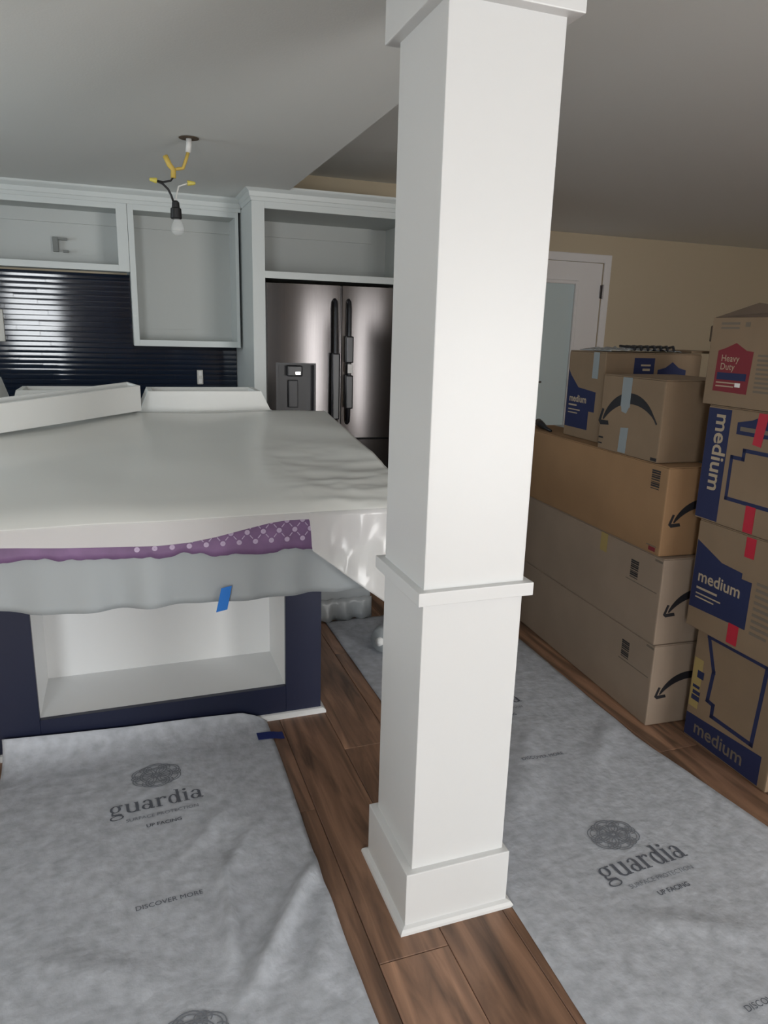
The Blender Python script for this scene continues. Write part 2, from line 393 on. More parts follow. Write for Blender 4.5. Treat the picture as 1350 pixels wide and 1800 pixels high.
# --- serif lettering for the runners
def ring(cx, cy, rx, ry, tx, ty, a0=0, a1=360, n=22):
    out = []
    for k in range(n):
        p = [R(lerp(a0, a1, (k+j)/n)) for j in (0, 1)]
        out.append([(cx+rx*math.cos(p[0]), cy+ry*math.sin(p[0])), (cx+rx*math.cos(p[1]), cy+ry*math.sin(p[1])),
                    (cx+(rx-tx)*math.cos(p[1]), cy+(ry-ty)*math.sin(p[1])), (cx+(rx-tx)*math.cos(p[0]), cy+(ry-ty)*math.sin(p[0]))])
    return out
def rc(a, b, c_, d_): return rect(a, b, c_, d_)
GL = {
 'g': (ring(.40, .66, .34, .34, .16, .06) + ring(.43, -.22, .43, .24, .10, .06) + [[(.16, .40), (.26, .36), (.24, .22), (.12, .22)], [(.12, .24), (.30, .16), (.72, .10), (.80, -.06), (.66, -.02), (.14, .06)]] + [rc(.62, .86, .90, 1.0)], .98),
 'u': ([rc(.08, .26, .28, 1.0), rc(.0, .1, .94, 1.0), rc(.66, .84, 0, 1.0), rc(.58, .68, .94, 1.0), rc(.84, .94, 0, .06)] + ring(.46, .28, .38, .30, .18, .10, 180, 350, 12), 1.0),
 'a': ([rc(.52, .70, .10, .72), rc(.68, .82, 0, .09)] + ring(.40, .70, .30, .31, .16, .07, 0, 165, 12) + ring(.33, .28, .31, .29, .16, .07, 20, 360, 18) + ring(.64, .12, .12, .12, .10, .08, 180, 300, 5), .90),
 'r': ([rc(.10, .28, 0, 1.0), rc(.0, .12, .94, 1.0), rc(.0, .42, 0, .06)] + ring(.50, .70, .26, .30, .12, .09, 40, 150, 8) + ring(.64, .86, .09, .10, .085, .095, 0, 360, 10), .80),
 'd': ([rc(.58, .76, 0, 1.5), rc(.46, .60, 1.44, 1.5), rc(.74, .88, 0, .06)] + ring(.36, .49, .34, .51, .17, .07, 0, 360, 24), .96),
 'i': ([rc(.10, .28, 0, 1.0), rc(.0, .12, .94, 1.0), rc(.0, .40, 0, .06)] + ring(.18, 1.30, .12, .12, .115, .115, 0, 360, 12), .46)}
def lay(name, polys, m, parent, org, rot, hf, lift=.0022):
    """put 2D polygons on a runner, following its relief"""
    bm = NB(); ca, sa = math.cos(rot), math.sin(rot)
    for p in polys:
        vv = []
        for u, v in p:
            X, Y = org[0]+u*ca-v*sa, org[1]+u*sa+v*ca; vv.append(bm.verts.new((X, Y, hf(X, Y)+lift)))
        try: bm.faces.new(vv)
        except ValueError: pass
    o = obj(name, bm, m, parent); return o
def lay_text(name, s, size, m, parent, org, rot, hf, bold=0, sx=1.0):
    bm = text_bm(s, size, 'CENTER', bold); ca, sa = math.cos(rot), math.sin(rot)
    for v in bm.verts:
        X, Y = org[0]+v.co.x*sx*ca-v.co.y*sa, org[1]+v.co.x*sx*sa+v.co.y*ca; v.co = (X, Y, hf(X, Y)+.0022)
    return obj(name, bm, m, parent)
def guardia(parent, org, rot, hf, k=1.0):
    polys = []; u = 0; sc = .049*k
    for ch in 'guardia':
        g, wd = GL[ch]; polys += [[((a+u)*sc, b*sc) for a, b in p] for p in g]; u += wd
    off = -u*sc/2
    lay('lettering', [[(a+off, b) for a, b in p] for p in polys], 'ink', parent, org, rot, hf)
    ca, sa = math.cos(rot), math.sin(rot)
    T = lambda a, b: (org[0]+a*ca-b*sa, org[1]+a*sa+b*ca)
    lay_text('lettering', 'SURFACE PROTECTION', .021*k, 'ink_light', parent, T(.01*k, -.044*k), rot, hf)
    lay_text('lettering', 'UP FACING', .021*k, 'ink', parent, T(.008*k, -.090*k), rot, hf, bold=.0004)
def knot(parent, org, rot, hf, k=1.0):
    polys = []; t = .0032
    def circ(cx, cy, r): return ring(cx, cy, r, r*.82, t, t, 0, 360, 26)
    for j in range(6):
        a = R(60*j+30); X, Y = .046*math.cos(a), .036*math.sin(a)
        polys += circ(X, Y, .040) + circ(X, Y, .031)
    polys += circ(0, 0, .055) + circ(0, 0, .047) + circ(0, 0, .018)
    for j in range(6):
        a = R(60*j); polys += ring(.060*math.cos(a), .047*math.sin(a), .022, .018, t, t, 60*j-100, 60*j+100, 12)
    lay('emblem', [[(a*k, b*k) for a, b in p] for p in polys], 'ink_light', parent, org, rot, hf)
def discover(parent, org, rot, hf): lay_text('lettering', 'DISCOVER MORE', .023, 'ink', parent, org, rot, hf)
guardia(pl, (.030, 2.108), R(4), h_left); knot(pl, (.032, 2.285), R(4), h_left)
discover(pl, (.040, 1.688), R(4), h_left); knot(pl, (.060, 1.278), R(4), h_left)
guardia(pr, (1.365, 1.392), R(3), h_right, 1.05); knot(pr, (1.355, 1.545), R(3), h_right)
discover(pr, (1.372, 1.972), R(1), h_right); discover(pr, (1.36, .945), R(2), h_right)
guardia(pr, (1.37, 2.36), R(2), h_right); knot(pr, (1.365, 2.54), R(2), h_right)

# ================================================================== ISLAND
IY0, IY1 = 2.545, 3.42
def island_unit(x0, x1, label):
    e = empty('island_cabinet', ((x0+x1)/2, IY0, 0), label=label, cat='cabinet', group='navy island cabinets')
    sl, sr = .135, .142
    fx0, fx1 = x0+sl, x1-sr
    obj('stile', bx(x0, fx0, IY0, IY0+.022, .0, .885, bev=.0015), 'navy_paint', e)
    obj('stile', bx(fx1, x1, IY0, IY0+.022, .0, .885, bev=.0015), 'navy_paint', e)
    obj('rail', bx(fx0, fx1, IY0, IY0+.022, .0, .132, bev=.0015), 'navy_paint', e)
    obj('rail', bx(fx0, fx1, IY0, IY0+.022, .80, .885, bev=.0015), 'navy_paint', e)
    obj('side_panel', bx(x1-.018, x1, IY0+.022, IY1, 0, .885), 'navy_paint', e)
    obj('side_panel', bx(x0, x0+.018, IY0+.022, IY1, 0, .885), 'navy_paint', e)
    obj('cabinet_back', bx(fx0-.03, fx1+.03, IY0+.335, IY0+.35, .114, .86), 'island_inside', e)
    obj('cabinet_floor', bx(fx0-.03, fx1+.03, IY0+.022, IY0+.335, .114, .131), 'island_inside', e)
    obj('cabinet_side', bx(fx1, fx1+.016, IY0+.022, IY0+.335, .131, .86), 'island_inside', e)
    obj('cabinet_side', bx(fx0-.016, fx0, IY0+.022, IY0+.335, .131, .86), 'island_inside', e)
    obj('cabinet_top', bx(fx0-.03, fx1+.03, IY0+.022, IY0+.35, .862, .88), 'island_inside', e)
    return e
iu = island_unit(-.480, .682, 'navy island cabinet with open white inside under the draped worktop')
iu2 = island_unit(-1.62, -.482, 'navy island cabinet further along, at the left edge of the photo')
prof = [(0, 0), (-.018, 0), (-.018, .010), (-.009, .019), (0, .021)]
obj('shoe_moulding', prism(NB(), prof, lambda u, v: (-.480, IY0+u, v), lambda u, v: (.682-u, IY0+u, v)), 'white_paint', iu)
obj('shoe_moulding', prism(NB(), prof, lambda u, v: (.682-u, IY0+u, v), lambda u, v: (.682-u, IY1, v)), 'white_paint', iu)
obj('shoe_moulding', prism(NB(), prof, lambda u, v: (-1.62, IY0+u, v), lambda u, v: (-.482, IY0+u, v)), 'white_paint', iu2)
ct = tag(obj('countertop', bx(-1.66, .93, 2.27, 3.98, .888, .922, bev=.004), 'counter', origin=(-.35, 3.1, .888)), 'white island worktop slab hidden under plastic sheeting', 'countertop')
bl = empty('support_leg', (.55, 3.70, 0), label='navy back leg panel under the rear of the island worktop', cat='support')
obj('panel', bx(.50, .66, 3.44, 3.94, .02, .888), 'navy_paint', bl); obj('foot', bx(.49, .67, 3.43, 3.95, 0, .02), 'navy_paint', bl)

# --- layered films draped over the worktop
def zsheet(y): return .945+.132*(y-2.25)
sk = empty('film_skirt', (0, 2.25, .63), label='milky plastic skirt hanging over the island front with blue tape', cat='plastic sheet')
SB = [(-1.7, .69), (-.42, .672), (-.30, .645), (-.10, .636), (.1, .633), (.28, .629), (.50, .633), (.56, .637), (.66, .628), (.76, .622), (.80, .635)]
def skirt(u, v):
    x = lerp(-1.66, .80, u); z = lerp(.925, pw(SB, x), v)
    y = 2.252 - .006*v - .012*v*math.sin(x*17+math.sin(x*7)*2) - .006*v*math.sin(x*41)
    return Vector((x, y, z))
solid(obj('film', grid(NB(), 170, 14, skirt), 'film_skirt', sk, smooth=True), .0008)
pf = empty('purple_film', (.1, 2.23, .79), label='patterned purple protective film along the worktop front edge', cat='plastic sheet')
def purp_bot(x): return .790 + .016*noise.noise(Vector((x*9, 0, 4))) + .008*noise.noise(Vector((x*31, 0, 4))) + pw([(-1, .035), (-.35, .032), (.1, .012), (.4, .0), (.6, .002), (.66, -.02), (.68, -.02), (.82, .02)], x)
def purple(u, v):
    x = lerp(-1.66, .82, u); z = lerp(.912, purp_bot(x), v)
    return Vector((x, 2.236-.004*v, z))
solid(obj('film', grid(NB(), 200, 6, purple), 'film_purple', pf, smooth=True), .0006)
face = Face((0, 2.2305, 0), (1, 0, 0), (0, 0, 1))
polys = []
for k in range(-2, 11):
    for j in range(4):
        u_, v_ = .09+.052*k+(.026 if j % 2 else 0), .800+.032*j
        if v_-.012 < purp_bot(u_)+.006 or u_ > .66: continue
        polys += ring(u_, v_, .0085, .0085, .0075, .0075, 0, 360, 12)
        for sg in (-1, 1):
            q = (u_+sg*.026, v_+.032)
            if q[1] < .915: polys.append(line((lerp(u_, q[0], .36), lerp(v_, q[1], .36)), (lerp(u_, q[0], .64), lerp(v_, q[1], .64)), .003))
decal('printed_pattern', polys, 'film_purple_light', pf, face, .0006, local=False)

tp = empty('cover_sheet', (0, 2.9, .94), label='glossy white plastic sheet draped over the top of the island', cat='plastic sheet')
FB = [(-1.66, .872), (-.36, .868), (-.2, .857), (-.06, .848), (.08, .843), (.17, .846), (.25, .858), (.34, .878), (.42, .893), (.48, .899), (.553, .898), (.556, .86), (.560, .792), (.60, .762), (.70, .68), (.86, .555), (.95, .50)]
def fbot(x): return pw(FB, x)
def crumple(a, b):
    n1 = noise.noise(Vector((a*7, b*7, 5))); n2 = noise.noise(Vector((a*15+3, b*12, 8)))
    return (1-2*abs(n1))*.010 + (1-2*abs(n2))*.005
def cover(u, v):
    # denser columns round the fold at x = .556
    x = pw([(0, -1.66), (.22, -.42), (.70, .545), (.74, .562), (1, .952)], u)
    side = max(0, min(1, (x-.56)/.39))
    if v < .30:                                   # front hang
        t = v/.30; zt = zsheet(2.219)-.020; zb = fbot(x); z = lerp(zb, zt, t)
        y = 2.219 - .012*side*(1-t) - .010*side*math.sin(x*38+z*20)*(1-t) - .002*math.sin(x*23)*(1-t)
        if x > .556: y -= .006 + min(1, (x-.556)/.06)*(crumple(x, z*.6-x*.7)+.008)*(.35+.65*(1-t))
        return Vector((x, y, z))
    t = (v-.30)/.62
    if t <= 1:
        y = 2.219+1.291*t**1.35; z = zsheet(y)-.020*max(0, 1-(y-2.219)/.13)**2.6
        z += .004*math.sin(x*9+y*4)*min(1, t*5) + .006*side*math.sin(y*16+x*8)*(1-t)*min(1, t*8) + .003*noise.noise(Vector((x*4, y*4, 2)))
        if x > .45: z += min(1, (x-.45)/.15)*crumple(x*.6, y*1.4)*.9*min(1, t*8)*max(0, 1-(y-2.2)/.85)
        return Vector((x, y, z))
    t2 = (v-.92)/.08                              # falls away behind the ridge
    return Vector((x, 3.51+.05*t2, zsheet(3.51)-.16*t2+.003*noise.noise(Vector((x*4, 3.51*4, 2)))))
cv = obj('film', grid(NB(), 150, 110, cover), 'film_cover', tp, smooth=True); solid(cv, .0008)
cv.data.materials.append(MATS['film_thin'])                  # single layer where it hangs over the edge
for p in cv.data.polygons:
    if p.index % 110 < 33: p.material_index = 1
def side_hang(u, v):
    y = lerp(2.222, 3.56, u); zt = zsheet(min(y, 3.51)) if u < .97 else zsheet(3.51)-.1
    zb = pw([(2.2, .51), (2.5, .60), (3.0, .72), (3.6, .80)], y)
    return Vector((.952+.03*v*(1+.5*math.sin(y*15)), y, lerp(zt, zb, v)))
solid(obj('side_drop', grid(NB(), 60, 14, side_hang), 'film_cover', tp, smooth=True), .0008)
tb = NB(); prism(tb, [(.262, .684), (.296, .690), (.279, .611), (.243, .605)], lambda u, v: (u, 2.222+(v-.64)*.05, v), lambda u, v: (u, 2.2205+(v-.64)*.05, v))
obj('tape_strip', tb, 'blue_tape', sk)
tb = NB()
grid(tb, 6, 2, lambda u, v: Vector((lerp(.402, .500, u), lerp(2.392, 2.440, v)-u*.006, pw([(.40, .0095), (.462, .0085), (.478, .003), (.5, .0015)], lerp(.402, .500, u)))))
o = tag(obj('tape_strip', tb, 'dark_blue_tape', origin=(.45, 2.41, .002)), 'dark blue tape holding the runner edge to the wooden floor', 'tape'); solid(o, .001, 1)

# --- white things lying on the island
yawd = math.atan2(3.50-3.16, .075+.456)
dr = empty('drawer_box', (.075, 3.47, 1.118), yawd, label='white shallow drawer box lying askew on the draped island', cat='drawer')
dr.rotation_euler = (R(6.4), R(-4.1), yawd)
Ld, Hd, Wd = 1.0, .120, .10
obj('front', bx(-Ld, 0, 0, .016, .004, Hd, bev=.002), 'foam_white', dr, local=True)
obj('rear', bx(-Ld, 0, Wd-.016, Wd, .004, Hd, bev=.002), 'foam_white', dr, local=True)
obj('end', bx(-.016, 0, .016, Wd-.016, .004, Hd, bev=.002), 'foam_white', dr, local=True)
obj('end', bx(-Ld, -Ld+.016, .016, Wd-.016, .004, Hd, bev=.002), 'foam_white', dr, local=True)
obj('bottom', bx(-Ld+.016, -.016, .016, Wd-.016, .012, .02), 'foam_white', dr, local=True)
def foam_block(x0, x1, xb0, xb1, y0, y1, z0, z1, label):
    e = empty('foam_cap', ((x0+x1)/2, (y0+y1)/2, z0), label=label, cat='packing foam', group='white foam caps at the back of the island')
    bm = NB(); t = .022
    def fr(a0, a1, b0, b1, z, dy): return [bm.verts.new(p) for p in ((a0, y0+dy, z), (a1, y0+dy, z), (a1, y1-dy, z), (a0, y1-dy, z))]
    A = fr(xb0, xb1, 0, 0, z0, 0); B = fr(x0, x1, 0, 0, z1, .02)
    C_ = fr(x0+t, x1-t, 0, 0, z1, .02+t); D = fr(x0+t+.01, x1-t-.01, 0, 0, z1-.06, .03+t)
    for P, Q in ((A, B), (B, C_), (C_, D)):
        for k in range(4): bm.faces.new((P[k], P[(k+1) % 4], Q[(k+1) % 4], Q[k]))
    bm.faces.new(A[::-1]); bm.faces.new(D)
    obj('tray', bm, 'foam_white', e)
    bm = NB(); box(bm, xb0-.006, xb1+.006, y0-.012, y1+.012, z0-.02, z0+.004, bev=.003); obj('lip', bm, 'foam_white', e)
    obj('block', bx(xb0+.02, xb1-.02, y0+.02, y1-.02, .922, z0-.02), 'foam_white', e)
foam_block(.112, .655, .070, .70, 3.62, 3.93, 1.10, 1.196, 'white flared foam tray behind the draped island, right of the drawer box')
foam_block(-.462, .02, -.488, .050, 3.66, 3.95, 1.10, 1.198, 'white flared foam tray behind the tilted drawer box')
foam_block(-.98, -.545, -1.02, -.505, 3.60, 3.90, 1.10, 1.245, 'taller white foam tray at the left edge of the island')

# --- behind the island: wrapped carton and film roll
wc = empty('wrapped_carton', (.96, 3.62, 0), label='grey plastic-wrapped carton on the floor behind the island end', cat='carton')
obj('body', bx(.72, 1.20, 3.44, 3.80, .004, .70, bev=.02, seg=3), 'grey_wrap', wc, smooth=True)
bm = NB(); grid(bm, 30, 4, lambda u, v: Vector((lerp(.73, 1.2, u), 3.436-.02*v-.012*math.sin(u*30)*v, lerp(.12, .006, v)+.004*math.sin(u*50)))); solid(obj('loose_wrap', bm, 'grey_wrap', wc, smooth=True), .001)
fr_ = empty('film_roll', (1.16, 3.02, .06), label='white rolled plastic film on the runner behind the column', cat='film roll')
bm = NB(); tube(bm, [(1.085, 2.96, .075), (1.11, 2.98, .075), (1.45, 3.2, .075), (1.46, 3.205, .075)], [.055, .066, .066, .055], 24); obj('roll', bm, 'film_skirt', fr_, smooth=True)
bm = NB(); tube(bm, [(1.07, 2.95, .075), (1.475, 3.213, .075)], .02, 14); obj('core', bm, 'foam_white', fr_, smooth=True)

# ================================================================== KITCHEN WALL
# backsplash tiles (children of one backsplash)
bs = empty('backsplash', (-.4, YK, .922), label='glossy navy stick-tile backsplash behind the kitchen counter', cat='backsplash')
gb = bx(-1.30, .086, YK-.013, YK-.011, .922, 1.8335); box(gb, -1.30, .086, YK-.011, YK-.001, .922, 1.832); box(gb, .086, .80, YK-.013, YK-.001, .922, 1.368); obj('grout_bed', gb, 'grout', bs)
TH, TW = .03504, .40
tb_ = NB(); tz = TH-.0025; tn = 6                       # slightly pillowed stick tile
pf_ = [(-.0085-.0005*(1-(2*k/tn-1)**2), tz*k/tn) for k in range(tn+1)] + [(0, tz), (0, 0)]
prism(tb_, pf_, lambda u, v: (0, u, v), lambda u, v: (TW-.002, u, v))
t0 = obj('tile', tb_, 'tile_navy', bs, local=True); tme = t0.data
for p in tme.polygons: p.use_smooth = True
tme.set_sharp_from_angle(angle=R(25))
first = True; nr = 0
z = .922
while z+TH < 1.842:
    xx = -1.30 + (-TW*.5 if nr % 2 else 0) + (.06 if nr % 3 == 0 else 0)
    while xx < .80:
        wx0, wx1 = max(xx, -1.30), min(xx+TW, .80 if z+TH < 1.37 else .086)
        hidden = z+TH > 1.836
        if wx1-wx0 > .03 and not hidden:
            if first: o = t0; first = False
            else: o = bpy.data.objects.new('tile', tme); COL.objects.link(o); o.parent = bs
            o.location = (wx0+.4, -.0135, z-.922); o.scale = ((wx1-wx0)/TW, 1, 1)
            o.rotation_euler = (R(random.uniform(-.5, .5)), 0, R(random.uniform(-.1, .1)))
        xx += TW
    z += TH; nr += 1
# upper cabinets: open boxes with face frames
UY = 5.12
def upper(x0, x1, z0, z1, fl_, fr2, ft, fb, label, cleats=('top',)):
    e = empty('upper_cabinet', ((x0+x1)/2, YK, z0), label=label, cat='cabinet', group='white upper cabinets')
    yb = YK-.002
    obj('stile', bx(x0, x0+fl_, UY, UY+.02, z0, z1, bev=.001), 'cabinet_white', e)
    obj('stile', bx(x1-fr2, x1, UY, UY+.02, z0, z1, bev=.001), 'cabinet_white', e)
    obj('rail', bx(x0+fl_, x1-fr2, UY, UY+.02, z1-ft, z1, bev=.001), 'cabinet_white', e)
    obj('rail', bx(x0+fl_, x1-fr2, UY, UY+.02, z0, z0+fb, bev=.001), 'cabinet_white', e)
    obj('side_panel', bx(x0, x0+.016, UY+.02, yb, z0, z1), 'cabinet_white', e)
    obj('side_panel', bx(x1-.016, x1, UY+.02, yb, z0, z1), 'cabinet_white', e)
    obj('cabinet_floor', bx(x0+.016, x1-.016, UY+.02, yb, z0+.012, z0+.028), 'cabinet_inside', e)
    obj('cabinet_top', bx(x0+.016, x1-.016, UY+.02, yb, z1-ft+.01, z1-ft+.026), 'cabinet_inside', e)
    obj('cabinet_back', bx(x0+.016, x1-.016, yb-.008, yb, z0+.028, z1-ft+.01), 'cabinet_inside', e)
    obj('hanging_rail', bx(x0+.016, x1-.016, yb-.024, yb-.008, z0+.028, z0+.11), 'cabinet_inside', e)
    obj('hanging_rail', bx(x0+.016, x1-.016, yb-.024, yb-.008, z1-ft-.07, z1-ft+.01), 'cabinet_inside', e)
    return e
u1 = upper(-1.10, .086, 1.834, 2.245, .05, .066, .035, .040, 'short white upper cabinet without doors above the navy tiles')
u2 = upper(.088, .785, 1.370, 2.245, .036, .022, .035, .040, 'tall white upper cabinet without doors beside the fridge surround')
def crown_prof(y, z): return [(y+.02, z), (y-.004, z), (y-.010, z+.020), (y-.014, z+.024), (y-.020, z+.050), (y-.040, z+.068), (y-.044, z+.074), (y-.044, z+.084), (y+.02, z+.084)]
bm = NB(); prism(bm, crown_prof(UY, 2.245), lambda a, b: (-1.10, a, b), lambda a, b: (.800, a, b))
tag(obj('crown_moulding', bm, 'cabinet_white', origin=(-.16, UY, 2.245)), 'white crown moulding along the top of the upper cabinets', 'moulding')
# bracket left in the short cabinet
jb = empty('wire_bracket', (-.33, 5.40, 1.95), label='small grey metal bracket on the back of the short upper cabinet', cat='bracket')
obj('plate', bx(-.378, -.345, 5.402, 5.424, 1.955, 2.048, bev=.002), 'metal_bracket', jb)
obj('arm', bx(-.345, -.290, 5.39, 5.40+.024, 2.030, 2.044), 'metal_bracket', jb); obj('arm', bx(-.318, -.285, 5.39, 5.424, 1.955, 1.968), 'metal_bracket', jb)
# outlet
ot = empty('wall_outlet', (.533, YK-.02, 1.095), label='beige double wall outlet on the navy tiles', cat='outlet')
obj('plate', bx(.512, .554, YK-.032, YK-.021, 1.098, 1.200, bev=.003), 'outlet_plate', ot)
for zz in (1.122, 1.176):
    obj('socket', bx(.519, .547, YK-.037, YK-.032, zz-.018, zz+.018, bev=.004), 'sticker', ot)
sw = empty('wall_switch', (-.735, YK-.02, 1.36), label='grey switch plate on the tiles at the left photo edge', cat='switch')
obj('plate', bx(-.80, -.712, YK-.032, YK-.021, 1.375, 1.58, bev=.003), 'outlet_plate', sw); obj('toggle', bx(-.77, -.745, YK-.042, YK-.032, 1.45, 1.50, bev=.002), 'sticker', sw)
# base run and its worktop
bc = empty('base_cabinet', (-.3, 5.1, 0), label='navy base cabinet run below the tiled kitchen wall', cat='cabinet')
obj('body', bx(-1.30, .80, 4.86, 5.43, .10, .886), 'navy_paint', bc); obj('toe_kick', bx(-1.30, .80, 4.93, 5.43, 0, .10), 'navy_paint', bc)
for k in range(3):
    a = -1.29+.70*k
    dd = obj('door', bx(a, a+.68, 4.84, 4.86, .12, .70, bev=.002), 'navy_paint', bc); obj('drawer_front', bx(a, a+.68, 4.84, 4.86, .715, .875, bev=.002), 'navy_paint', bc)
tag(obj('countertop', bx(-1.30, .80, 4.80, 5.43, .888, .920, bev=.003), 'counter', origin=(-.3, 5.1, .888)), 'white worktop along the navy tiled kitchen wall', 'countertop')

# ---- fridge surround
FY = 4.70
fs = empty('fridge_surround', (1.36, 5.0, 0), label='white tall cabinet surround with open cupboard above the fridge', cat='cabinet')
obj('side_panel', bx(.803, .823, FY+.02, YK-.002, 0, 2.262), 'cabinet_white', fs)
obj('side_panel', bx(1.915, 1.935, FY+.02, YK-.002, 0, 2.262), 'cabinet_white', fs)
obj('stile', bx(.803, .882, FY, FY+.02, 0, 2.262, bev=.001), 'cabinet_white', fs)
obj('stile', bx(1.865, 1.935, FY, FY+.02, 0, 2.262, bev=.001), 'cabinet_white', fs)
obj('rail', bx(.882, 1.865, FY, FY+.02, 2.222, 2.262, bev=.001), 'cabinet_white', fs)
obj('rail', bx(.882, 1.865, FY, FY+.02, 1.813, 1.856, bev=.001), 'cabinet_white', fs)
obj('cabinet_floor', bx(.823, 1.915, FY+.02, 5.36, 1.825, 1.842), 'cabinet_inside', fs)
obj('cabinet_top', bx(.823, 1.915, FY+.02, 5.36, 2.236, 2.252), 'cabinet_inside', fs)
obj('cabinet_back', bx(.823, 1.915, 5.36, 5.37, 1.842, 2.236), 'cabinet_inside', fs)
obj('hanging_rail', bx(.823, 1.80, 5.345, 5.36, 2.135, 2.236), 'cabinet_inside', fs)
bm = NB(); prism(bm, crown_prof(FY, 2.262), lambda a, b: (.803-(FY-a if a < FY else 0), a, b), lambda a, b: (1.935+(FY-a if a < FY else 0), a, b))
prism(bm, [(a-FY, b) for a, b in crown_prof(FY, 2.262)], lambda a, b: (.803+a, FY+min(a, 0), b), lambda a, b: (.803+a, 5.074, b))
obj('crown_moulding', bm, 'cabinet_white', fs)

# ---- fridge
fg = empty('fridge', (1.385, 5.0, 0), label='dark stainless french-door fridge with water dispenser', cat='fridge')
obj('body', bx(.904, 1.845, FY+.03, 5.30, .03, 1.775), 'fridge_dark', fg)
obj('plinth', bx(.90, 1.85, FY+.04, 5.3, .0, .03), 'fridge_dark', fg)
def fdoor(name, x0, x1, z0, z1, hole=None):
    """door with softly bowed front; optional recess for the dispenser"""
    bm = NB(); n = 26
    yf = lambda x: FY-.046-.011*(1-((x-(x0+x1)/2)/((x1-x0)/2))**2) if x0+.006 < x < x1-.006 else FY-.036
    xs = [lerp(x0, x1, .5-.5*math.cos(math.pi*k/n)) for k in range(n+1)]
    zs = [z0, z1]
    if hole:
        xs = sorted(set([x for x in xs if not (hole[0]-.01 < x < hole[0]+.01 or hole[1]-.01 < x < hole[1]+.01)] + [hole[0], hole[1]])); zs = [z0, hole[2], hole[3], z1]
    V = [[bm.verts.new((x, yf(x), z)) for z in zs] for x in xs]
    Bk = [[bm.verts.new((x, FY+.028, z)) for z in zs] for x in xs]
    for i_ in range(len(xs)-1):
        for j in range(len(zs)-1):
            inh = hole and hole[0]-1e-6 <= xs[i_] and xs[i_+1] <= hole[1]+1e-6 and j == 1
            if not inh: bm.faces.new((V[i_][j], V[i_+1][j], V[i_+1][j+1], V[i_][j+1]))
            bm.faces.new((Bk[i_][j], Bk[i_][j+1], Bk[i_+1][j+1], Bk[i_+1][j]))
        bm.faces.new((V[i_][0], Bk[i_][0], Bk[i_+1][0], V[i_+1][0])); bm.faces.new((V[i_][-1], V[i_+1][-1], Bk[i_+1][-1], Bk[i_][-1]))
    for j in range(len(zs)-1):
        bm.faces.new((V[0][j], V[0][j+1], Bk[0][j+1], Bk[0][j])); bm.faces.new((V[-1][j], Bk[-1][j], Bk[-1][j+1], V[-1][j+1]))
    o = obj(name, bm, 'fridge_steel', fg, smooth=False)
    for p in o.data.polygons:
        if abs(p.normal.y) > .2: p.use_smooth = True
    o.data.set_sharp_from_angle(angle=R(12))
    return o
dl = fdoor('door', .902, 1.384, .80, 1.785, (.962, 1.222, .84, 1.292))
drr = fdoor('door', 1.390, 1.848, .80, 1.785)
fdoor('freezer_drawer', .902, 1.848, .06, .785)
obj('dispenser_recess', bx(.964, 1.220, FY+.022, FY+.027, .842, 1.290), 'fridge_dark', dl)
bm = NB(); t = .014
box(bm, .960, .960+t, FY-.052, FY+.02, .84, 1.294); box(bm, 1.224-t, 1.224, FY-.052, FY+.02, .84, 1.294); box(bm, .974, 1.21, FY-.052, FY+.02, 1.28, 1.294); box(bm, .974, 1.21, FY-.052, FY+.02, .84, .86)
obj('dispenser_frame', bm, 'fridge_grey', dl)
obj('dispenser_panel', bx(.974, 1.21, FY+.0, FY+.012, .86, 1.28), 'fridge_grey', dl)
obj('dispenser_spout', bx(1.035, 1.135, FY-.05, FY+.0, 1.205, 1.275, bev=.008, seg=2), 'fridge_dark', dl)
obj('spout_light', bx(1.085, 1.122, FY-.054, FY-.049, 1.215, 1.238, bev=.002), 'chrome', dl)
obj('dispenser_paddle', bx(1.045, 1.110, FY-.025, FY-.010, 1.0, 1.18, bev=.006, seg=2), 'fridge_grey', dl)
def handle(x, par, wraps):
    bm = NB(); tube(bm, [(x, FY-.05, .90), (x, FY-.085, .915), (x, FY-.095, .96), (x, FY-.098, 1.3), (x, FY-.095, 1.64), (x, FY-.085, 1.68), (x, FY-.05, 1.695)], .013, 12)
    h = obj('handle', bm, 'fridge_dark', par, smooth=True)
    for (z0, z1) in wraps: obj('protective_wrap', bx(x-.024, x+.024, FY-.122, FY-.074, z0, z1, bev=.008, seg=2), 'fridge_dark', h)
handle(1.345, dl, [(.93, 1.36)]); handle(1.436, drr, [(1.30, 1.47), (1.00, 1.22)])
obj('sticker', bx(1.420, 1.452, FY-.126, FY-.1225, 1.235, 1.292), 'sticker', drr)

fg.rotation_euler = (0, 0, R(-3.5))      # stands slightly askew in its niche
# ================================================================== HANGING BULB SOCKET
PY = 3.645
pd = empty('hanging_socket', (.345, PY, ZC), label='bare bulb socket hanging on loose wires from the kitchen ceiling', cat='light fixture')
obj('ceiling_hole', lathe(NB(), [(.045, -.002), (.044, -.004), (.03, -.0045)], (.345, PY, ZC), 24), 'hole_brown', pd)
bm = NB(); tube(bm, [(.345, PY, 2.328), (.344, PY-.003, 2.30), (.340, PY, 2.268)], .013, 8); obj('cable_sleeve', bm, 'wire_white', pd, smooth=True)
bm = NB(); tube(bm, [(.340, PY, 2.27), (.328, PY-.01, 2.235), (.315, PY, 2.20), (.292, PY+.005, 2.196), (.268, PY, 2.19), (.236, PY-.01, 2.245)], .0075, 8)
obj('yellow_wire', bm, 'wire_yellow', pd, smooth=True)
bm = NB(); tube(bm, [(.238, PY-.008, 2.243), (.255, PY-.012, 2.205), (.272, PY, 2.19), (.270, PY, 2.155)], .012, 8); obj('yellow_sheath', bm, 'wire_yellow', pd, smooth=True)
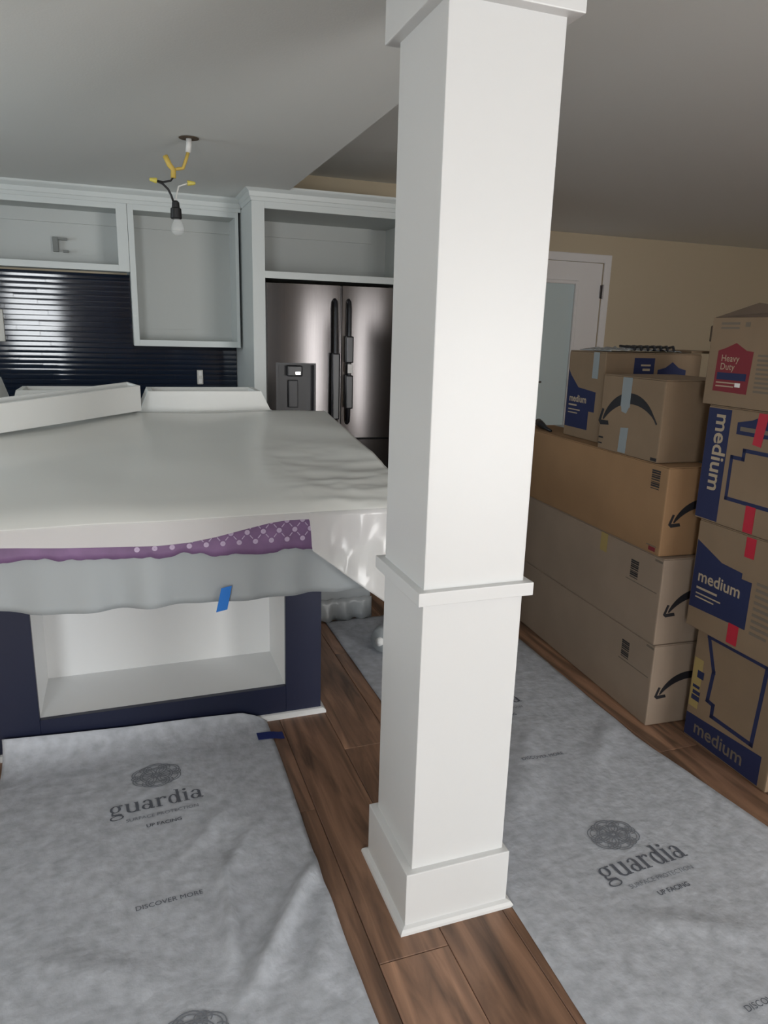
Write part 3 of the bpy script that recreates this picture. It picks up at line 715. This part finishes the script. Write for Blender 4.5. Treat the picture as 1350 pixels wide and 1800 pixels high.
bm = NB(); tube(bm, [(.270, PY, 2.158), (.258, PY, 2.142), (.225, PY, 2.134), (.195, PY, 2.137)], .0045, 6); obj('black_wire', bm, 'wire_black', pd, smooth=True)
bm = NB(); tube(bm, [(.195, PY, 2.137), (.222, PY-.004, 2.126), (.245, PY-.004, 2.105), (.258, PY, 2.08), (.266, PY, 2.055)], .0055, 6); obj('black_wire', bm, 'wire_black', pd, smooth=True)
bm = NB(); tube(bm, [(.335, PY+.005, 2.140), (.312, PY+.006, 2.130), (.292, PY+.006, 2.122), (.283, PY+.004, 2.09), (.274, PY, 2.052)], .004, 6); obj('white_wire', bm, 'wire_white', pd, smooth=True)
for (a, b) in (((.198, PY, 2.137), (.166, PY, 2.141)), ((.332, PY+.005, 2.140), (.368, PY+.005, 2.142))):
    bm = NB(); A, B = Vector(a), Vector(b); tube(bm, [A, A.lerp(B, .3), A.lerp(B, .9), B], [.012, .011, .007, .004], 10); obj('wire_nut', bm, 'nut_yellow', pd)
obj('socket', lathe(NB(), [(.008, .075), (.016, .068), (.018, .045), (.024, .040), (.026, .0), (.022, -.004)][::-1], (.276, PY, 1.985), 20), 'wire_black', pd)
bm = NB(); lathe(bm, [(.013, .050), (.014, .038), (.022, .022), (.029, .004), (.030, -.008), (.026, -.022), (.015, -.032), (.003, -.035)][::-1], (.281, PY, 1.943), 22); obj('bulb', bm, 'glass_bulb', pd, smooth=True)

# ================================================================== CARTONS
def carton(name, label, loc, rz, L, W, H, m, group, flaps='closed', tape=None, cat='box'):
    """origin at the bottom near-left corner; local +y runs back along the visible left face, +x to the right"""
    e = empty(name, loc, rz, label, cat, group)
    if flaps == 'open':
        bm = NB(); t = .005
        box(bm, 0, t, 0, W, 0, H); box(bm, L-t, L, 0, W, 0, H); box(bm, t, L-t, 0, t, 0, H); box(bm, t, L-t, W-t, W, 0, H); box(bm, t, L-t, t, W-t, 0, t)
        obj('body', bm, m, e, local=True)
    else:
        obj('body', bx(0, L, 0, W, 0, H-.004, bev=.006, seg=2), m, e, local=True)
        g = .0015
        obj('flap', bx(.002, L/2-g, .002, W-.002, H-.004, H, bev=.001), m, e, local=True); obj('flap', bx(L/2+g, L-.002, .002, W-.002, H-.004, H, bev=.001), m, e, local=True)
    if tape:
        obj('tape_strip', bx(L/2-.03, L/2+.03, -.001, W+.001, H, H+.0006), tape, e, local=True)
    return e
def LF(W): return Face((0, W, 0), (0, -1, 0), (0, 0, 1))       # left face, u from the far end to the near end
FF = Face((0, 0, 0), (1, 0, 0), (0, 0, 1))                    # near face
def barcode(par, f, u, v, wd, ht, n=9):
    rng = random.Random(3); ps = []; z_ = v
    for k in range(n):
        t_ = ht/n*rng.choice((.35, .55, .75)); ps.append(rect(u, u+wd, z_, z_+t_)); z_ += ht/n
    decal('barcode', ps, 'print_black', par, f)
def swoosh(par, f, u, v, s, flip=True):
    """curved arrow mark: a tapering arc that ends in a hooked arrow head at its left end"""
    ps = []; n = 20
    def P(t, o_):
        a = lerp(R(148), R(38), t); r_ = .62+o_
        return (u+s*(r_*math.cos(a)+.02), v+s*(r_*math.sin(a)-.40))
    for k in range(n):
        t0_, t1_ = k/n, (k+1)/n; th = lambda t: .012+.055*math.sin(min(1, t*1.1)*math.pi)**.8
        ps.append([P(t0_, th(t0_)), P(t1_, th(t1_)), P(t1_, -th(t1_)*.9), P(t0_, -th(t0_)*.9)])
    a = (u-.60*s, v-.10*s)
    ps += [[(a[0], a[1]+.0), (a[0]+.06*s, a[1]+.16*s), (a[0]+.10*s, a[1]+.15*s), (a[0]+.05*s, a[1]+.01*s)],
           [(a[0]-.0*s, a[1]), (a[0]+.05*s, a[1]-.045*s), (a[0]+.22*s, a[1]-.03*s), (a[0]+.20*s, a[1]+.02*s), (a[0]+.06*s, a[1]+.015*s)]]
    decal('arrow_mark', ps, 'print_black', par, f, .0009)
AR = R(-3.6)
AG = 'long plain cartons stacked behind the column'
specs = [((1.888, 2.050, .002), .345, 'cardboard_pale', 'long brown carton on the floor, lowest of the arrow-marked stack'),
         ((1.884, 2.056, .348), .350, 'cardboard_pale', 'long brown carton, second from the floor in the arrow-marked stack'),
         ((1.880, 2.085, .700), .345, 'cardboard_orange', 'long orange-brown carton carrying the smaller boxes')]
for k, (loc, H_, m_, lab) in enumerate(specs):
    a = carton('long_carton', lab, loc, AR, .46, 1.22, H_, m_, AG, tape='clear_tape')
    lf = LF(1.22)
    barcode(a, lf, 1.22-.125-(.10 if k < 2 else 0)+(.02 if k < 1 else .03), H_-.13 if k < 2 else H_-.095, .05, .075)
    decal('print_line', [rect(1.0, 1.20, H_-.145, H_-.142), rect(1.17, 1.215, H_-.02, H_-.012)] if k < 2 else [rect(1.14, 1.20, .03, .034)], 'print_grey', a, lf)
    swoosh(a, FF, .175, .150, .25)
    if k == 1: decal('old_tape', [rect(.80, .85, H_-.085, H_-.004)], 'print_yellow', a, lf)
    if k == 2: decal('red_mark', [rect(1.155, 1.195, .012, .028)], 'print_red', a, lf)
# small carton with the curved arrow
sc_ = carton('small_carton', 'small brown carton with a big black curved arrow on top of the long cartons', (1.888, 2.165, 1.046), R(-2.5), .36, .395, .312, 'cardboard', None)
sf = LF(.395); swoosh(sc_, sf, .195, .150, .34)
decal('tape_strip', [rect(.135, .195, .19, .307), [(.14, .19), (.19, .19), (.175, .165), (.145, .17)]], 'clear_tape', sc_, sf, .001)
decal('tape_strip', [[(.145, .006), (.195, .006), (.20, .11), (.15, .105)]], 'clear_tape', sc_, sf, .001)
decal('print_line', [rect(.005, .035, .045, .052), rect(.005, .03, .022, .027), rect(.355, .39, .006, .018)], 'print_black', sc_, sf)
# blue-printed carton behind it
bb = carton('printed_carton', 'blue-printed moving carton behind the small arrow carton, film on its lid', (1.985, 2.665, 1.046), R(-3), .50, .30, .398, 'cardboard', None)
f = LF(.30)
decal('blue_panel', [[(.008, .045), (.20, .045), (.20, .13), (.245, .13), (.245, .22), (.10, .232), (.03, .285), (.008, .31)]], 'print_blue', bb, f)
text_on('lettering', 'medium', .045, 'print_tan', bb, f, .105, .165, h=.0014, bold=.001)
decal('print_line', [rect(.03, .10, .145, .152), rect(.03, .13, .125, .13), rect(.03, .11, .11, .115)], 'print_tan', bb, f, .0014)
decal('tape_strip', [rect(.205, .25, .28, .395)], 'clear_tape', bb, f, .0012)
decal('blue_panel', [rect(.145, .25, .26, .376)], 'print_blue', bb, FF)
decal('print_line', [rect(.18, .23, .34, .348), rect(.19, .228, .32, .33)], 'print_tan', bb, FF, .0014)
decal('roof_mark', [[(.27, .325), (.31, .335), (.345, .36), (.38, .335), (.42, .325), (.42, .30), (.27, .30)]], 'print_blue', bb, FF)
fs2 = empty('film_bundle', (2.20, 2.82, 1.444), label='crumpled silvery and black film bundle on the printed carton', cat='film')
bm = NB(); grid(bm, 40, 14, lambda u, v: Vector((lerp(2.03, 2.42, u), lerp(2.70, 2.93, v), 1.447+.012*(abs(noise.noise(Vector((u*9, v*5, 1))))*2+.2)*math.sin(math.pi*u)**.3)))
solid(obj('film', bm, 'foil', fs2, smooth=True), .002, 1)
bm = NB()
for k in range(7):
    a0 = 2.15+.036*k; tube(bm, [(a0, 2.69, 1.456), (a0+.02, 2.72, 1.472), (a0+.045, 2.78, 1.466), (a0+.05, 2.86, 1.47)], .006, 6)
obj('black_strap', bm, 'black_plastic', fs2, smooth=True)
tag(obj('cardboard_sheet', bx(2.44, 2.66, 2.66, 2.96, 1.446, 1.457, bev=.001), 'cardboard', origin=(2.55, 2.8, 1.446)), 'flat cardboard sheet lying beside the film bundle', 'cardboard')
dk = empty('dark_bundle', (1.96, 3.20, 1.046), label='black strap lying on the rear of the orange-brown carton', cat='strap')
bm = NB(); tube(bm, [(1.975, 3.03, 1.052), (1.99, 3.10, 1.056), (2.0, 3.16, 1.066), (2.02, 3.22, 1.07), (2.06, 3.25, 1.06)], [.006, .01, .018, .02, .01], 10); obj('strap', bm, 'black_plastic', dk, smooth=True)
db = empty('brown_bin', (2.62, 2.40, 0), label='dark brown box behind the open carton tower', cat='box')
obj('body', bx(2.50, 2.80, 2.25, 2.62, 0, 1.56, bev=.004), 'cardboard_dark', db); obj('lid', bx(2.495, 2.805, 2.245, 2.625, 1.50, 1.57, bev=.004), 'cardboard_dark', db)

# tower of moving cartons at the right
TG = 'moving cartons in the right-hand tower'
s1 = carton('moving_carton', 'brown moving carton on the floor with blue outlined house and blue base band', (1.992, 1.565, .002), R(-1.5), .46, .40, .455, 'cardboard', TG)
f = LF(.40)
decal('house_outline', poly_lines([(.06, .435), (.105, .31), (.095, .19), (.125, .185), (.125, .14), (.315, .135), (.33, .435), (.06, .435)], .016), 'print_blue', s1, f)
decal('blue_band', [[(.003, .006), (.365, .006), (.365, .118), (.003, .098)]], 'print_blue', s1, f)
text_on('lettering', 'medium', .075, 'print_grey', s1, f, .17, .035, h=.0014, bold=.001)
decal('yellow_panel', [rect(.006, .052, .13, .33)], 'print_yellow', s1, f, .0005)
decal('print_line', [rect(.030, .062, .255, .285), rect(.015, .055, .16, .18), rect(.018, .055, .185, .20), rect(.015, .05, .21, .222)], 'print_blue', s1, f, .001)
s2 = carton('moving_carton', 'brown moving carton with blue stepped panel reading medium, second from floor', (1.955, 1.545, .459), R(-1), .46, .445, .412, 'cardboard', TG)
f = LF(.445)
decal('blue_panel', [[(.004, .078), (.27, .085), (.27, .255), (.225, .255), (.225, .275), (.13, .282), (.006, .335)]], 'print_blue', s2, f)
text_on('lettering', 'medium', .062, 'print_tan', s2, f, .13, .185, h=.0014, bold=.001)
decal('print_line', [rect(.03, .13, .155, .163), rect(.03, .15, .135, .14), rect(.03, .12, .12, .125)], 'print_tan', s2, f, .0014)
decal('list_lines', [rect(.29, .29+.10*(1-.3*((k*7) % 3)/2), .255-.022*k, .265-.022*k) for k in range(9)], 'print_grey', s2, f)
decal('red_tape', [rect(.20, .245, .012, .085)], 'red_tape', s2, f, .0016)
s3 = carton('moving_carton', 'brown moving carton with vertical medium lettering on a blue stripe', (1.955, 1.575, .872), R(-1), .46, .445, .412, 'cardboard', TG)
decal('blue_stripe', [rect(.004, .108, .006, .402)], 'print_blue', s3, f)
text_on('lettering', 'medium', .085, 'print_tan', s3, f, .045, .248, rot=R(-90), h=.0014, bold=.0015)
decal('roof_mark', [[(.14, .325), (.14, .365), (.20, .378), (.25, .40), (.30, .378), (.36, .365), (.36, .325)]], 'print_blue', s3, f)
decal('print_line', [rect(.155, .345, .338, .352)], 'print_grey', s3, f, .0014)
decal('house_outline', poly_lines([(.135, .10), (.135, .245), (.185, .245), (.185, .275), (.40, .275), (.40, .10), (.135, .10)], .013), 'print_blue', s3, f)
decal('red_tape', [[(.225, .405), (.265, .405), (.250, .295), (.215, .30)]], 'red_tape', s3, f, .0016)
decal('red_tape', [rect(.228, .268, .004, .095)], 'red_tape', s3, f, .0016)
decal('red_tape', [rect(.222, .262, .335, .405)], 'red_tape', s2, f, .0016)
s4 = carton('moving_carton', 'open-topped brown moving carton with red house-shaped panel on top of the tower', (1.955, 1.605, 1.286), R(-.6), .46, .445, .295, 'cardboard', TG, flaps='open')
decal('red_panel', [[(.038, .048), (.188, .045), (.195, .185), (.165, .188), (.118, .212), (.075, .195), (.042, .185)]], 'print_red', s4, f)
text_on('lettering', 'Heavy', .032, 'print_tan', s4, f, .10, .150, h=.0014); text_on('lettering', 'Duty', .032, 'print_tan', s4, f, .092, .122, h=.0014)
decal('blue_label', [rect(.05, .178, .088, .112)], 'print_blue', s4, f, .0012)
decal('print_line', [rect(.05, .15, .076, .080), rect(.05, .13, .064, .068)], 'print_tan', s4, f, .0014)
decal('white_patch', [rect(.135, .158, .066, .080)], 'sticker', s4, f, .0016)
decal('list_lines', [rect(.215, .215+.09*(1-.3*((k*5) % 3)/2), .17-.0145*k, .177-.0145*k) for k in range(9)], 'print_grey', s4, f)
decal('print_line', [rect(.04, .12, .272, .280), rect(.04, .12, .258, .264), rect(.145, .165, .265, .280)], 'print_grey', s4, f)
def flap(pts, m='cardboard'):
    bm = NB(); a = [bm.verts.new(p) for p in pts]; bm.faces.new(a); o = obj('flap', bm, m, s4, local=True); solid(o, .005)
H4 = .295
flap([(.002, .445, H4), (.46, .445, H4), (.44, .34, H4+.012), (.02, .34, H4+.012)])
flap([(.46, .0, H4), (.46, .445, H4), (.56, .43, H4+.10), (.56, .02, H4+.10)], 'cardboard_dark')  # both raised flaps: darker cardboard paints in the shade inside the carton
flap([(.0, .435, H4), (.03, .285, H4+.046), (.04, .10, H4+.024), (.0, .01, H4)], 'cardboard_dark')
